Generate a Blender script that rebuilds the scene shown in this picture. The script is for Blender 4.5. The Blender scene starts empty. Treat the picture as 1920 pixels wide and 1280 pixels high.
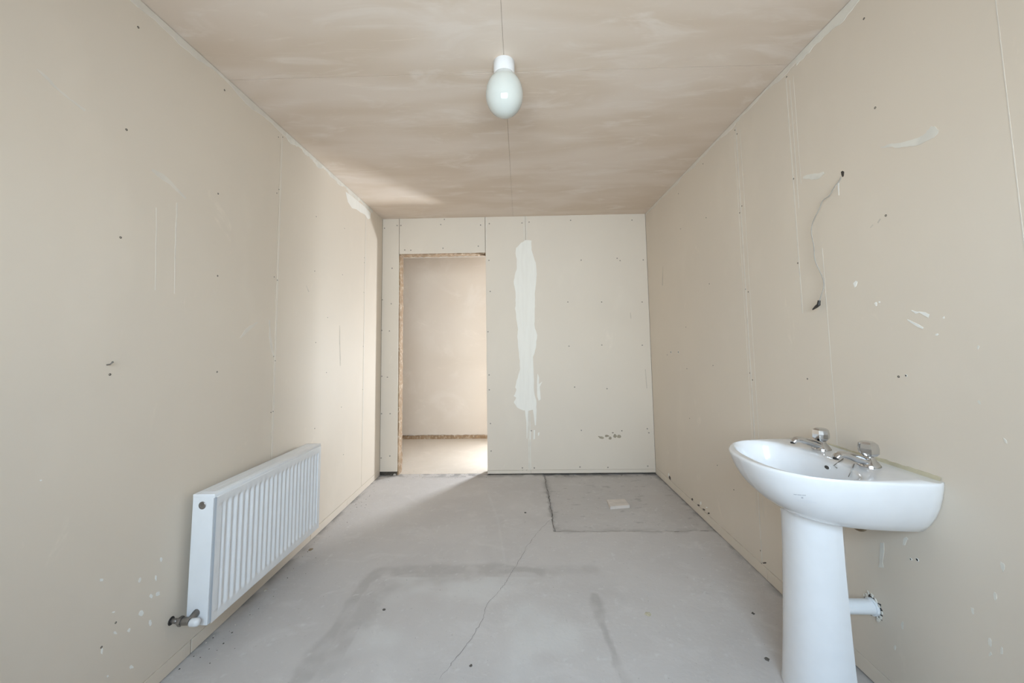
import bpy, bmesh, math, random
import numpy as np
from mathutils import Vector, Matrix
from mathutils.bvhtree import BVHTree
from mathutils.geometry import tessellate_polygon

random.seed(7)
scene = bpy.context.scene
COL = scene.collection
PI = math.pi

# ------------------------------------------------------------------ camera
F_PX, CY_PX = 733.96, 586.76
YAW, PITCH, ROLL, CAM_H = 0.0198, 0.0774, 0.0142, 1.1896
_f = Vector((-math.sin(YAW)*math.cos(PITCH), math.cos(YAW)*math.cos(PITCH), math.sin(PITCH)))
_r0 = Vector((math.cos(YAW), math.sin(YAW), 0)); _d0 = _f.cross(_r0)
CR = math.cos(ROLL)*_r0 + math.sin(ROLL)*_d0
CD = -math.sin(ROLL)*_r0 + math.cos(ROLL)*_d0
CF = _f
CAM = Vector((0, 0, CAM_H))
cam_data = bpy.data.cameras.new('camera'); cam = bpy.data.objects.new('camera', cam_data)
COL.objects.link(cam); scene.camera = cam
cam_data.sensor_fit = 'HORIZONTAL'; cam_data.sensor_width = 36.0
cam_data.lens = F_PX/1920*36.0
cam_data.shift_y = (CY_PX-640)/1920
cam_data.clip_start = 0.02
m = Matrix((CR, -CD, -CF)).transposed().to_4x4(); m.translation = CAM
cam.matrix_world = m

# ------------------------------------------------------------------ world, lights, exposure
world = bpy.data.worlds.new('sky'); scene.world = world; world.use_nodes = True
world.node_tree.nodes['Background'].inputs[0].default_value = (0.75, 0.86, 1.0, 1)
world.node_tree.nodes['Background'].inputs[1].default_value = 0.6

def area(name, loc, rot, sx, sy, power, color):
    d = bpy.data.lights.new(name, 'AREA'); d.shape = 'RECTANGLE'; d.size = sx; d.size_y = sy
    d.energy = power; d.color = color
    o = bpy.data.objects.new(name, d); COL.objects.link(o); o.location = loc; o.rotation_euler = rot
    return o
YR = -0.45            # wall with the window, behind the camera
# daylight through the big window behind the camera
area('window_daylight', (0.0, YR-0.29, 1.50), (PI/2, 0, 0), 1.70, 1.06, 37, (0.80, 0.92, 1.0)).data.spread = math.radians(105)
# open sky higher up outside that window
area('window_skylight', (0.0, YR-1.25, 2.75), (math.radians(48), 0, 0), 3.0, 1.5, 138, (0.39, 0.67, 1.0))
# daylight through the window of the hallway, right of the doorway
area('hall_window_daylight', (0.52, 5.06, 0.90), (-PI/2, 0, 0), 0.32, 0.40, 82, (0.84, 0.92, 1.0))
# added fill light at the unseen hallway end, brightens its far wall
area('hall_end_fill', (1.62, 4.40, 1.25), (PI/2, 0, PI/2), 0.9, 1.9, 3, (1.0, 0.97, 0.94))

vs = scene.view_settings
scene.display_settings.display_device = 'sRGB'
vs.view_transform = 'Standard'; vs.look = 'None'; vs.gamma = 1.0; vs.use_curve_mapping = False
vs.exposure = 0.14
scene.cycles.use_adaptive_sampling = True; scene.cycles.adaptive_threshold = 0.15; scene.cycles.light_sampling_threshold = 0.03
scene.cycles.max_bounces = 6; scene.cycles.diffuse_bounces = 4; scene.cycles.glossy_bounces = 3; scene.cycles.transmission_bounces = 2
scene.cycles.caustics_reflective = False; scene.cycles.caustics_refractive = False

# ------------------------------------------------------------------ room measures (metres)
XL, XR, YB, H = -1.305, 1.206, 3.66, 2.40
YH = 5.03                                    # far wall of the hallway
DL, DR, DH = -1.143, -0.316, 2.056           # doorway
WT = 0.14                                    # back wall thickness
BT = 0.0125                                  # board thickness

def ray(u, v): return CF + CR*((u-960)/F_PX) + CD*((v-CY_PX)/F_PX)
def onX(u, v, X): d = ray(u, v); return CAM + d*((X-CAM.x)/d.x)
def onY(u, v, Y): d = ray(u, v); return CAM + d*((Y-CAM.y)/d.y)
def onZ(u, v, Z): d = ray(u, v); return CAM + d*((Z-CAM.z)/d.z)

# ------------------------------------------------------------------ materials
MATS = {}
def nd(nt, t, **kw):
    n = nt.nodes.new(t)
    for k, v in kw.items(): setattr(n, k, v)
    return n
def newmat(name):
    mt = bpy.data.materials.new(name); mt.use_nodes = True; nt = mt.node_tree
    return mt, nt, nt.nodes['Principled BSDF']
def mix(nt, fac, a, b, mode='MIX'):
    n = nd(nt, 'ShaderNodeMix', data_type='RGBA', blend_type=mode)
    for sock, val in ((n.inputs[0], fac), (n.inputs[6], a), (n.inputs[7], b)):
        if hasattr(val, 'is_linked'): nt.links.new(val, sock)
        elif isinstance(val, tuple): sock.default_value = (*val, 1) if len(val) == 3 else val
        else: sock.default_value = val
    return n.outputs[2]
def noise(nt, scale, detail=4, rough=0.55, stretch=None, rot=None, dist=0.0):
    g = nd(nt, 'ShaderNodeNewGeometry'); n = nd(nt, 'ShaderNodeTexNoise')
    mp = nd(nt, 'ShaderNodeMapping')
    if stretch: mp.inputs['Scale'].default_value = stretch
    if rot: mp.inputs['Rotation'].default_value = rot
    nt.links.new(g.outputs['Position'], mp.inputs[0]); nt.links.new(mp.outputs[0], n.inputs['Vector'])
    n.inputs['Scale'].default_value = scale; n.inputs['Detail'].default_value = detail
    n.inputs['Roughness'].default_value = rough; n.inputs['Distortion'].default_value = dist
    return n.outputs['Fac']
def ramp(nt, src, lo, hi, a=0.0, b=1.0):
    n = nd(nt, 'ShaderNodeMapRange', interpolation_type='SMOOTHSTEP')
    n.inputs[1].default_value = lo; n.inputs[2].default_value = hi
    n.inputs[3].default_value = a; n.inputs[4].default_value = b
    nt.links.new(src, n.inputs[0]); return n.outputs[0]
def bump(nt, p, src, strength, dist=0.002):
    b = nd(nt, 'ShaderNodeBump'); b.inputs['Strength'].default_value = strength
    b.inputs['Distance'].default_value = dist
    nt.links.new(src, b.inputs['Height']); nt.links.new(b.outputs[0], p.inputs['Normal'])

def simple(name, col, rough=0.5, metal=0.0, coat=0.0, var=0.0, spec=0.5):
    mt, nt, p = newmat(name)
    p.inputs['Roughness'].default_value = rough; p.inputs['Metallic'].default_value = metal
    p.inputs['Coat Weight'].default_value = coat; p.inputs['Coat Roughness'].default_value = 0.05
    p.inputs['Specular IOR Level'].default_value = spec
    f = ramp(nt, noise(nt, 22, 1), 0.35, 0.7, 0.0, 1.0)
    c2 = tuple(max(0, c*(1-var)) for c in col)
    nt.links.new(mix(nt, f, tuple(col), c2), p.inputs['Base Color'])
    MATS[name] = mt; return mt

def board_mat(name, ca, cb, cc):
    """paper-faced plasterboard: broad mottling, faint scuffs, fine paper grain"""
    mt, nt, p = newmat(name)
    p.inputs['Roughness'].default_value = 0.62; p.inputs['Specular IOR Level'].default_value = 0.25
    c = mix(nt, ramp(nt, noise(nt, 1.3, 2, 0.5), 0.35, 0.68), ca, cb)
    c = mix(nt, ramp(nt, noise(nt, 3.1, 3, 0.6, (1, 1, 0.55)), 0.52, 0.75, 0, 0.6), c, cc)
    # pale dust scuffs
    sc = ramp(nt, noise(nt, 5.0, 5, 0.7, (1, 1, 0.6), (0.5, 0.5, 0.2), 0.6), 0.63, 0.74, 0, 0.30)
    c = mix(nt, sc, c, tuple(min(1, x*1.22) for x in ca))
    nt.links.new(c, p.inputs['Base Color'])
    MATS[name] = mt; return mt
M_BOARD = board_mat('plasterboard_paper', (0.722, 0.634, 0.530), (0.702, 0.618, 0.520), (0.742, 0.655, 0.552))
M_BOARDB = board_mat('plasterboard_paper_brightened', (0.728, 0.652, 0.560), (0.713, 0.638, 0.550), (0.748, 0.672, 0.580))  # end-wall boards: colour lightened to stand in for light missing there

def plaster_mat(name, ca, cb, cc, streak=(1, 3.2, 1)):
    mt, nt, p = newmat(name)
    p.inputs['Roughness'].default_value = 0.7; p.inputs['Specular IOR Level'].default_value = 0.2
    c = mix(nt, ramp(nt, noise(nt, 1.15, 2, 0.55, streak, None, 0.4), 0.36, 0.66), ca, cb)
    c = mix(nt, ramp(nt, noise(nt, 2.4, 4, 0.62, streak, (0, 0, 0.25), 0.8), 0.50, 0.72, 0, 0.75), c, cc)
    w = ramp(nt, noise(nt, 7.0, 6, 0.72, (0.5, 3.5, 1), (0, 0, 0.15), 1.2), 0.56, 0.74, 0, 0.30)
    c = mix(nt, w, c, tuple(min(1, x*1.14) for x in cc))
    nt.links.new(c, p.inputs['Base Color'])
    MATS[name] = mt; return mt
M_CEIL = plaster_mat('skim_plaster_ceiling', (0.760, 0.650, 0.555), (0.690, 0.570, 0.460), (0.815, 0.720, 0.640))
M_HALL = plaster_mat('skim_plaster_hall', (0.67, 0.605, 0.535), (0.645, 0.575, 0.50), (0.70, 0.64, 0.575), (1, 1, 1))

def filler_mat():
    mt, nt, p = newmat('joint_filler'); p.inputs['Roughness'].default_value = 0.75
    c = mix(nt, ramp(nt, noise(nt, 14, 5, 0.6, (3, 3, 0.3)), 0.35, 0.7), (0.86, 0.835, 0.775), (0.83, 0.80, 0.74))
    nt.links.new(c, p.inputs['Base Color']); bump(nt, p, noise(nt, 45, 4, 0.6, (2, 2, 0.4)), 0.25, 0.002)
    MATS['filler'] = mt; return mt
M_FILL = filler_mat()
M_TAPE = simple('joint_tape_paper', (0.735, 0.675, 0.595), 0.7, var=0.06, spec=0.2)
M_SMEAR = simple('dried_plaster_smear', (0.77, 0.73, 0.655), 0.75, var=0.10, spec=0.2)
M_PAINT = simple('paint_splash', (0.88, 0.86, 0.81), 0.6, var=0.05)

def floor_mat(name, warm):
    mt, nt, p = newmat(name)
    p.inputs['Roughness'].default_value = 0.72; p.inputs['Specular IOR Level'].default_value = 0.3
    a, b, cc = (0.565, 0.532, 0.510), (0.520, 0.488, 0.468), (0.610, 0.578, 0.557)
    if warm: a, b, cc = (0.68, 0.61, 0.53), (0.64, 0.57, 0.49), (0.72, 0.65, 0.57)
    c = mix(nt, ramp(nt, noise(nt, 1.4, 3, 0.6, None, None, 0.5), 0.35, 0.68), a, b)
    c = mix(nt, ramp(nt, noise(nt, 5.5, 4, 0.66, (1, 1.4, 1), None, 0.8), 0.50, 0.72, 0, 0.6), c, cc)
    c = mix(nt, ramp(nt, noise(nt, 30, 5, 0.75), 0.58, 0.72, 0, 0.55), c, (0.66, 0.64, 0.615))
    c = mix(nt, ramp(nt, noise(nt, 48, 4, 0.7), 0.62, 0.74, 0, 0.55), c, (0.30, 0.28, 0.265))
    at = nd(nt, 'ShaderNodeAttribute', attribute_name='marks')
    sp = nd(nt, 'ShaderNodeSeparateColor'); nt.links.new(at.outputs['Color'], sp.inputs[0])
    c = mix(nt, sp.outputs[0], c, (0.360, 0.335, 0.315))          # damp stain left by a bath
    c = mix(nt, sp.outputs[1], c, (0.640, 0.625, 0.605))          # pale dust
    c = mix(nt, sp.outputs[2], c, (0.150, 0.140, 0.130))          # dirt along the broken edges
    nt.links.new(c, p.inputs['Base Color'])
    bump(nt, p, noise(nt, 55, 2, 0.65), 0.22, 0.003)
    MATS[name] = mt; return mt
M_FLOOR = floor_mat('cement_screed', False); M_FLOORH = floor_mat('dusty_screed_hall', True)

def wood_mat(name, a, b):
    mt, nt, p = newmat(name); p.inputs['Roughness'].default_value = 0.8
    c = mix(nt, ramp(nt, noise(nt, 9, 6, 0.6, (2, 2, 0.6)), 0.3, 0.7), a, b)
    c = mix(nt, ramp(nt, noise(nt, 34, 4, 0.7), 0.50, 0.66, 0, 0.7), c, (0.62, 0.53, 0.42))
    nt.links.new(c, p.inputs['Base Color']); bump(nt, p, noise(nt, 70, 5), 0.4, 0.003)
    MATS[name] = mt; return mt
M_WOOD = wood_mat('rough_timber', (0.37, 0.25, 0.15), (0.27, 0.18, 0.105))
M_BACK = simple('dark_cavity', (0.10, 0.085, 0.07), 0.9, var=0.3, spec=0.1)
M_JOINT = simple('plaster_joint', (0.42, 0.32, 0.24), 0.9, var=0.1, spec=0.1)
M_CORE = simple('gypsum_core', (0.60, 0.55, 0.48), 0.85, var=0.15, spec=0.1)
M_HOLE = simple('screw_head_black', (0.045, 0.038, 0.032), 0.5, var=0.2)
M_PORC = simple('glazed_porcelain', (0.80, 0.805, 0.82), 0.16, coat=0.8, var=0.02)
M_RAD = simple('white_enamel', (0.79, 0.80, 0.815), 0.34, coat=0.15, var=0.02)
M_CHROME = simple('chrome', (0.66, 0.66, 0.665), 0.14, 1.0, var=0.12)
M_DARKM = simple('tarnished_metal', (0.30, 0.28, 0.26), 0.42, 0.85, var=0.35)
M_COPPER = simple('dull_brass', (0.40, 0.32, 0.22), 0.35, 0.9, var=0.3)
M_PLAST = simple('white_plastic', (0.73, 0.73, 0.735), 0.35, var=0.02)
M_OPAL = simple('opal_glass', (0.57, 0.59, 0.555), 0.10, coat=0.5, var=0.02)
M_PVC = simple('white_pvc', (0.80, 0.82, 0.84), 0.32, var=0.03)
M_BLACK = simple('black_plastic', (0.03, 0.027, 0.025), 0.5, var=0.2)
M_WIRE = simple('grey_cable', (0.40, 0.375, 0.335), 0.6, var=0.12)
M_DIRT = simple('dark_grit', (0.13, 0.115, 0.10), 0.9, var=0.3, spec=0.1)
M_RUST = simple('brown_stain', (0.30, 0.235, 0.16), 0.9, var=0.3, spec=0.1)
M_CRUMB = simple('plaster_crumb', (0.62, 0.57, 0.50), 0.9, var=0.2, spec=0.1)
M_YELL = simple('yellow_chip', (0.56, 0.51, 0.38), 0.9, var=0.1, spec=0.1)
M_TILE = simple('cement_offcut', (0.66, 0.595, 0.54), 0.85, var=0.10, spec=0.2)
M_SEAL = simple('old_adhesive', (0.56, 0.50, 0.36), 0.8, var=0.15, spec=0.2)
M_SCUFF = simple('grey_scuff', (0.63, 0.565, 0.48), 0.9, var=0.1, spec=0.1)
M_MOULD = simple('mould_spot', (0.42, 0.365, 0.28), 0.9, var=0.25, spec=0.1)
M_PRINT = simple('grey_print', (0.46, 0.47, 0.50), 0.6)
M_FRAME = simple('window_frame_white', (0.75, 0.75, 0.74), 0.4)

# ------------------------------------------------------------------ mesh helpers
def mk(name, bm, mat, parent=None, smooth=False, auto=None):
    me = bpy.data.meshes.new(name)
    bmesh.ops.recalc_face_normals(bm, faces=bm.faces)
    bm.to_mesh(me); bm.free(); me.materials.append(mat)
    return link(name, me, parent, smooth, auto)
def link(name, me, parent=None, smooth=False, auto=None):
    o = bpy.data.objects.new(name, me); COL.objects.link(o)
    if parent is not None: o.parent = parent
    if smooth or auto:
        me.polygons.foreach_set('use_smooth', [True]*len(me.polygons))
        if auto: me.set_sharp_from_angle(angle=math.radians(auto))
    return o
def tag(o, label, cat, group=None, kind=None):
    o['label'] = label
    if cat: o['category'] = cat
    if group: o['group'] = group
    if kind: o['kind'] = kind
    return o
def empty(name, loc=(0, 0, 0)):
    o = bpy.data.objects.new(name, None); COL.objects.link(o); o.location = loc
    o.empty_display_size = 0.05; bpy.context.view_layer.update(); return o
def P(o, parent):
    """parent keeping world position (parents carry translation only)"""
    o.parent = parent; o.matrix_parent_inverse = Matrix.Translation(parent.location).inverted(); return o
def box(bm, x0, x1, y0, y1, z0, z1, bevel=0.0):
    vs_ = [bm.verts.new(c) for c in ((x0,y0,z0),(x1,y0,z0),(x1,y1,z0),(x0,y1,z0),(x0,y0,z1),(x1,y0,z1),(x1,y1,z1),(x0,y1,z1))]
    fs = [bm.faces.new([vs_[i] for i in f]) for f in ((0,3,2,1),(4,5,6,7),(0,1,5,4),(1,2,6,5),(2,3,7,6),(3,0,4,7))]
    if bevel:
        es = list({e for f in fs for e in f.edges})
        bmesh.ops.bevel(bm, geom=es, offset=bevel, segments=2, affect='EDGES', profile=0.5)
def boxobj(name, mat, b, parent=None, bevel=0.0):
    bm = bmesh.new(); box(bm, *b, bevel=bevel); return mk(name, bm, mat, parent)
def rings(bm, rs, close0=True, close1=True, cyclic=True):
    R = [[bm.verts.new(p) for p in r] for r in rs]; n = len(R[0])
    for a, b in zip(R, R[1:]):
        for i in range(n if cyclic else n-1):
            j = (i+1) % n
            bm.faces.new((a[i], a[j], b[j], b[i]))
    if close0: bm.faces.new(list(reversed(R[0])))
    if close1: bm.faces.new(R[-1])
    return R
def tube(bm, pts, rad, n=10, caps=True):
    pts = [Vector(p) for p in pts]; rs = []
    ref = None
    for i, p in enumerate(pts):
        t = (pts[min(i+1, len(pts)-1)] - pts[max(i-1, 0)]).normalized()
        if ref is None:
            ref = t.orthogonal().normalized()
        ref = (ref - t*ref.dot(t)).normalized(); b = t.cross(ref)
        r = rad[i] if isinstance(rad, (list, tuple)) else rad
        rs.append([p + (ref*math.cos(2*PI*k/n) + b*math.sin(2*PI*k/n))*r for k in range(n)])
    rings(bm, rs, caps, caps)
def lathe(bm, prof, axis_pt, n=40, axis='Z'):
    """prof: list of (r, h) along the axis"""
    rs = []
    for r, h in prof:
        ring = []
        for k in range(n):
            a = 2*PI*k/n; c, s = math.cos(a)*r, math.sin(a)*r
            v = {'Z': (c, s, h), 'X': (h, c, s), 'Y': (c, h, s)}[axis]
            ring.append(Vector(axis_pt) + Vector(v))
        rs.append(ring)
    rings(bm, rs)
def catmull(pts, n=8):
    pts = [Vector(p) for p in pts]; out = []
    for i in range(len(pts)-1):
        p0, p1, p2, p3 = pts[max(i-1, 0)], pts[i], pts[i+1], pts[min(i+2, len(pts)-1)]
        for k in range(n):
            t = k/n
            out.append(0.5*((2*p1)+(p2-p0)*t+(2*p0-5*p1+4*p2-p3)*t*t+(3*p1-p0-3*p2+p3)*t**3))
    out.append(pts[-1]); return out

PLANES = {  # name: (unproject, outward normal)
    'left': (lambda u, v: onX(u, v, XL), Vector((1, 0, 0))),
    'right': (lambda u, v: onX(u, v, XR), Vector((-1, 0, 0))),
    'back': (lambda u, v: onY(u, v, YB), Vector((0, -1, 0))),
    'floor': (lambda u, v: onZ(u, v, 0), Vector((0, 0, 1))),
    'ceil': (lambda u, v: onZ(u, v, H), Vector((0, 0, -1))),
}
def slab_blob(bm, plane, outline, thick=0.0015, jitter=0.0, sub=3):
    """irregular flat lump of plaster / paint with real thickness, lying on a plane"""
    un, nrm = PLANES[plane]
    pts = [un(*p) for p in outline]
    t1 = nrm.orthogonal().normalized(); t2 = nrm.cross(t1)
    out = []
    for i, p in enumerate(pts):
        q = pts[(i+1) % len(pts)]
        for k in range(sub):
            s = p.lerp(q, k/sub)
            if jitter: s = s + t1*random.uniform(-jitter, jitter) + t2*random.uniform(-jitter, jitter)
            out.append(s)
    a = [bm.verts.new(p - nrm*0.0005) for p in out]
    c = sum(out, Vector())/len(out)
    b = [bm.verts.new(p + nrm*thick) for p in out]
    n = len(out)
    for i in range(n):
        j = (i+1) % n
        bm.faces.new((a[i], a[j], b[j], b[i]))
    for tri in tessellate_polygon([[Vector((p.dot(t1), p.dot(t2), 0)) for p in out]]):
        try: bm.faces.new([b[i] for i in tri])
        except ValueError: pass
def ell(u, v, a, b, ang=0, n=10, wob=0.25):
    ca, sa = math.cos(math.radians(ang)), math.sin(math.radians(ang)); o = []
    for k in range(n):
        t = 2*PI*k/n; w = 1+random.uniform(-wob, wob)
        x, y = a*math.cos(t)*w, b*math.sin(t)*w
        o.append((u+x*ca-y*sa, v+x*sa+y*ca))
    return o
def streak(pts, w):
    """pixel outline of a brush-like streak through pts with half widths w"""
    L, R = [], []
    for i, (x, y) in enumerate(pts):
        x0, y0 = pts[max(i-1, 0)]; x1, y1 = pts[min(i+1, len(pts)-1)]
        d = math.hypot(x1-x0, y1-y0) or 1; nx, ny = -(y1-y0)/d, (x1-x0)/d
        L.append((x+nx*w[i], y+ny*w[i])); R.append((x-nx*w[i], y-ny*w[i]))
    return L + R[::-1]

# ================================================================== THE SETTING
def struct(o, label, cat): return tag(o, label, cat, kind='structure')

# ---- floor: screed with a recessed square patch, damp marks as colour masks
def vnoise(x, y, s, seed):
    rng = np.random.RandomState(seed); g = rng.rand(64, 64)
    xs, ys = x*s, y*s; xi, yi = np.floor(xs).astype(int), np.floor(ys).astype(int)
    fx, fy = xs-xi, ys-yi; fx = fx*fx*(3-2*fx); fy = fy*fy*(3-2*fy)
    q = lambda a, b: g[a % 64, b % 64]
    return (q(xi, yi)*(1-fx)+q(xi+1, yi)*fx)*(1-fy) + (q(xi, yi+1)*(1-fx)+q(xi+1, yi+1)*fx)*fy
def fbm(x, y, s, seed, o=4):
    r = 0; a = 0.5
    for k in range(o): r = r + a*vnoise(x, y, s*2**k, seed+k); a *= 0.5
    return r/(1-0.5**o)
def segd(x, y, pts):
    d = np.full(x.shape, 9.0)
    for (ax, ay), (bx, by) in zip(pts, pts[1:]):
        vx, vy = bx-ax, by-ay; t = np.clip(((x-ax)*vx+(y-ay)*vy)/(vx*vx+vy*vy), 0, 1)
        d = np.minimum(d, np.hypot(x-ax-t*vx, y-ay-t*vy))
    return d
def sst(x, a, b): t = np.clip((x-a)/(b-a), 0, 1); return t*t*(3-2*t)
PX0, PX1, PY0, PY1 = 0.200, XR+0.02, 2.590, YB+0.02     # square patch in the far right corner
def make_floor():
    step = 0.008
    xs = np.arange(XL-0.02, XR+0.02+step, step); ys = np.concatenate([np.arange(YR-0.02, 1.0, 0.1), np.arange(1.0, YB+0.06, step)])
    nx, ny = len(xs), len(ys); X, Y = np.meshgrid(xs, ys); X = X.ravel(); Y = Y.ravel()
    wob = (fbm(X, Y, 9, 3)-0.5)*0.05
    # bath-shaped damp outline
    ol = [(-0.80, 1.42), (-0.80, 1.60), (-0.79, 2.05), (-0.76, 2.16), (-0.3, 2.16), (0.10, 2.165)]
    d1 = segd(X+wob, Y+wob, ol); wide = 0.022+0.09*np.clip(fbm(X, Y, 5, 11)-0.35, 0, 1)
    st = (1-sst(d1, wide*0.6, wide*1.5))
    ins = ((X > -0.80) & (Y < 2.16))
    d1b = segd(X+wob*2, Y+wob*2, [(-0.74, 1.55), (-0.70, 2.02), (-0.58, 2.06), (-0.50, 2.10), (-0.30, 2.10), (-0.15, 2.12)])
    st = np.maximum(st*0.75, 0.6*(1-sst(d1b, 0.02, 0.09))*ins)
    d2 = segd(X+wob, Y+wob*0.5, [(0.345, 1.2), (0.345, 1.48), (0.325, 1.84), (0.33, 1.95)])
    w2 = 0.012+0.07*np.clip(fbm(X, Y, 6, 21)-0.3, 0, 1)
    st = np.maximum(st, 0.85*(1-sst(d2, w2*0.5, w2*1.6)))
    st = np.maximum(st, 0.45*(1-sst(segd(X+wob, Y+wob, [(0.1, 2.165), (0.36, 2.16)]), 0.01, 0.06)))
    st *= 0.25+0.45*sst(fbm(X, Y, 14, 33), 0.25, 0.6)
    # patch, slightly sunken, a touch darker and dirtier
    ex = (fbm(X, Y, 22, 41)-0.5)*0.03
    inx = sst(X+ex-PX0, -0.004, 0.006); iny = sst(Y+ex-PY0, -0.004, 0.006); ip = inx*iny
    edge = np.minimum(np.abs(X+ex-PX0)+9*(Y < PY0-0.01), np.abs(Y+ex-PY0)+9*(X < PX0-0.01))
    st = np.maximum(st, ip*0.22*(0.4+fbm(X, Y, 5, 51)))
    dirt = 0.55*(1-sst(edge, 0.0, 0.020))*sst(fbm(X, Y, 17, 61), 0.25, 0.55)
    dirt = np.maximum(dirt, 0.35*(1-sst(edge, 0.0, 0.05))*sst(fbm(X, Y, 11, 62), 0.45, 0.7))
    dirt = np.maximum(dirt, ip*0.32*sst(fbm(X, Y*1.8, 17, 71), 0.69, 0.82))
    for wx, sgn in ((XL, 1), (XR, -1)):
        dw = np.abs(X-wx); dirt = np.maximum(dirt, 0.45*(1-sst(dw, 0.0, 0.05))*sst(fbm(X, Y, 13, 81), 0.40, 0.65))
    dirt = np.maximum(dirt, 0.5*(1-sst(YB-Y, 0.0, 0.10))*sst(fbm(X, Y, 15, 82), 0.35, 0.6))
    dust = 0.55*sst(fbm(X, Y, 3.0, 91), 0.52, 0.75)*((X > -0.70) & (X < 0.32) & (Y < 2.1))
    dust = np.maximum(dust, 0.6*sst(fbm(X, Y, 40, 95, 3), 0.76, 0.86))
    dust = np.maximum(dust, 0.22*(1-sst(segd(X, Y, [(-0.27, 3.2), (-0.17, 2.75), (-0.10, 2.22)]), 0.002, 0.012)))
    Z = -0.006*ip + (fbm(X, Y, 12, 99)-0.5)*0.002 - 0.004*(1-sst(edge, 0, 0.012))
    me = bpy.data.meshes.new('floor')
    idx = np.arange(nx*ny).reshape(ny, nx)
    quads = np.stack([idx[:-1, :-1], idx[:-1, 1:], idx[1:, 1:], idx[1:, :-1]], -1).reshape(-1, 4)
    me.vertices.add(nx*ny); me.vertices.foreach_set('co', np.stack([X, Y, Z], -1).astype(np.float32).ravel())
    me.loops.add(quads.size); me.loops.foreach_set('vertex_index', quads.ravel().astype(np.int32))
    me.polygons.add(len(quads)); me.polygons.foreach_set('loop_start', np.arange(0, quads.size, 4, dtype=np.int32))
    me.update(calc_edges=True); me.validate()
    ca = me.color_attributes.new('marks', 'FLOAT_COLOR', 'POINT')
    ca.data.foreach_set('color', np.stack([st, dust, dirt, np.ones_like(st)], -1).astype(np.float32).ravel())
    me.materials.append(M_FLOOR)
    return link('floor', me, smooth=True)
floor = struct(make_floor(), 'grey cement screed floor with a cracked square patch in the corner', 'floor')

def crack(pts_px, w, name='crack', jit=0.004, z=0.0012, steps=9):
    pts = [onZ(u, v, 0) for u, v in pts_px]; L = []
    for a, b in zip(pts, pts[1:]):
        for k in range(steps):
            p = a.lerp(b, k/steps); L.append(p + Vector((random.uniform(-jit, jit), random.uniform(-jit, jit), 0)))
    bm = bmesh.new(); prev = None
    for i, p in enumerate(L):
        t = (L[min(i+1, len(L)-1)]-L[max(i-1, 0)]).normalized(); nrm = Vector((-t.y, t.x, 0))
        ww = w*random.uniform(0.4, 1.3)
        cur = [bm.verts.new((p+nrm*ww).to_3d()+Vector((0, 0, z))), bm.verts.new((p-nrm*ww)+Vector((0, 0, z)))]
        if prev: bm.faces.new((prev[0], cur[0], cur[1], prev[1]))
        prev = cur
    return mk(name, bm, M_DIRT, floor)
crack([(1036,972),(1024,981),(1008,998),(988,1024),(970,1057),(950,1090),(939,1104),(914,1132),(905,1162),(880,1203),(850,1240),(819,1278)], 0.0006)
crack([(1021,893),(1023,905),(1029,930),(1034,960),(1038,985),(1043,996)], 0.0022, jit=0.006, z=-0.001)
crack([(1043,996),(1080,997),(1130,998),(1160,1001),(1200,998),(1260,997),(1337,994)], 0.0026, jit=0.006, z=-0.001)

# ---- generic boarded wall: dark backing slab + separate boards with open joints
def board(parent, b, mat=M_BOARD, name='plasterboard', bevel=0.0012):
    return boxobj(name, mat, b, parent, bevel)
G = 0.0011; GB = 0.0018
# left wall
wl = struct(boxobj('wall_left', M_BACK, (XL-0.09, XL-BT, YR, YB+WT, 0, H+0.02)), 'beige plasterboard wall behind the white radiator', 'wall')
for y0, y1 in ((YR, 2.060-0.0016), (2.060+0.0016, 3.243-0.0016), (3.243+0.0018, YB-0.001)):
    board(wl, (XL-BT, XL, y0, y1, 0.054, H))
bl = empty('baseboard_left', (XL, 0, 0)); struct(bl, 'low plasterboard strip along the foot of the radiator wall', 'baseboard')
for y0, y1 in ((YR, 1.5955), (1.6005, 2.47), (2.4735, 2.98), (2.982, YB-0.003)):
    P(board(None, (XL-BT, XL+0.0016, y0, y1, 0.003, 0.0525), name='strip'), bl)
# right wall
wr = struct(boxobj('wall_right', M_BACK, (XR+BT, XR+0.09, YR, YB+WT, 0, H+0.02)), 'beige plasterboard wall behind the white pedestal basin', 'wall')
for y0, y1 in ((YR, 2.097-G), (2.097+G, YB-0.001)):
    board(wr, (XR, XR+BT, y0, y1, 0.060, H))
br = empty('baseboard_right', (XR, 0, 0)); struct(br, 'low plasterboard strip along the foot of the basin wall', 'baseboard')
for y0, y1 in ((YR, 1.30), (1.302, 2.055), (2.057, YB-0.003)):
    P(board(None, (XR-0.0016, XR+BT, y0, y1, 0.003, 0.0585), name='strip'), br)
# back wall with doorway
bm = bmesh.new()
box(bm, XL, DL-0.006, YB+BT, YB+WT-BT, 0.0, H); box(bm, DR+0.006, XR, YB+BT, YB+WT-BT, 0.0, H)
box(bm, DL-0.006, DR+0.006, YB+BT, YB+WT-BT, DH+0.012, H)
wb = struct(mk('wall_back', bm, M_BACK), 'boarded end wall with an open doorway and a white filled joint', 'wall')
board(wb, (XL+0.001, DL-GB, YB, YB+BT, 0.036, H), M_BOARDB)
board(wb, (DL+GB, DR-0.0030, YB, YB+BT, DH, H), M_BOARDB)
board(wb, (DR+0.0005, 0.067-0.0007, YB, YB+BT, 0.041, H), M_BOARDB)
board(wb, (0.067+0.0007, XR-0.001, YB, YB+BT, 0.041, H), M_BOARDB)
board(wb, (DR+0.0005, 0.080, YB-0.0014, YB+BT, 0.011, 0.0395), M_BOARDB, 'strip')
board(wb, (0.081, XR-0.001, YB-0.0010, YB+BT, 0.011, 0.0398), M_BOARDB, 'strip')
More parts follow.
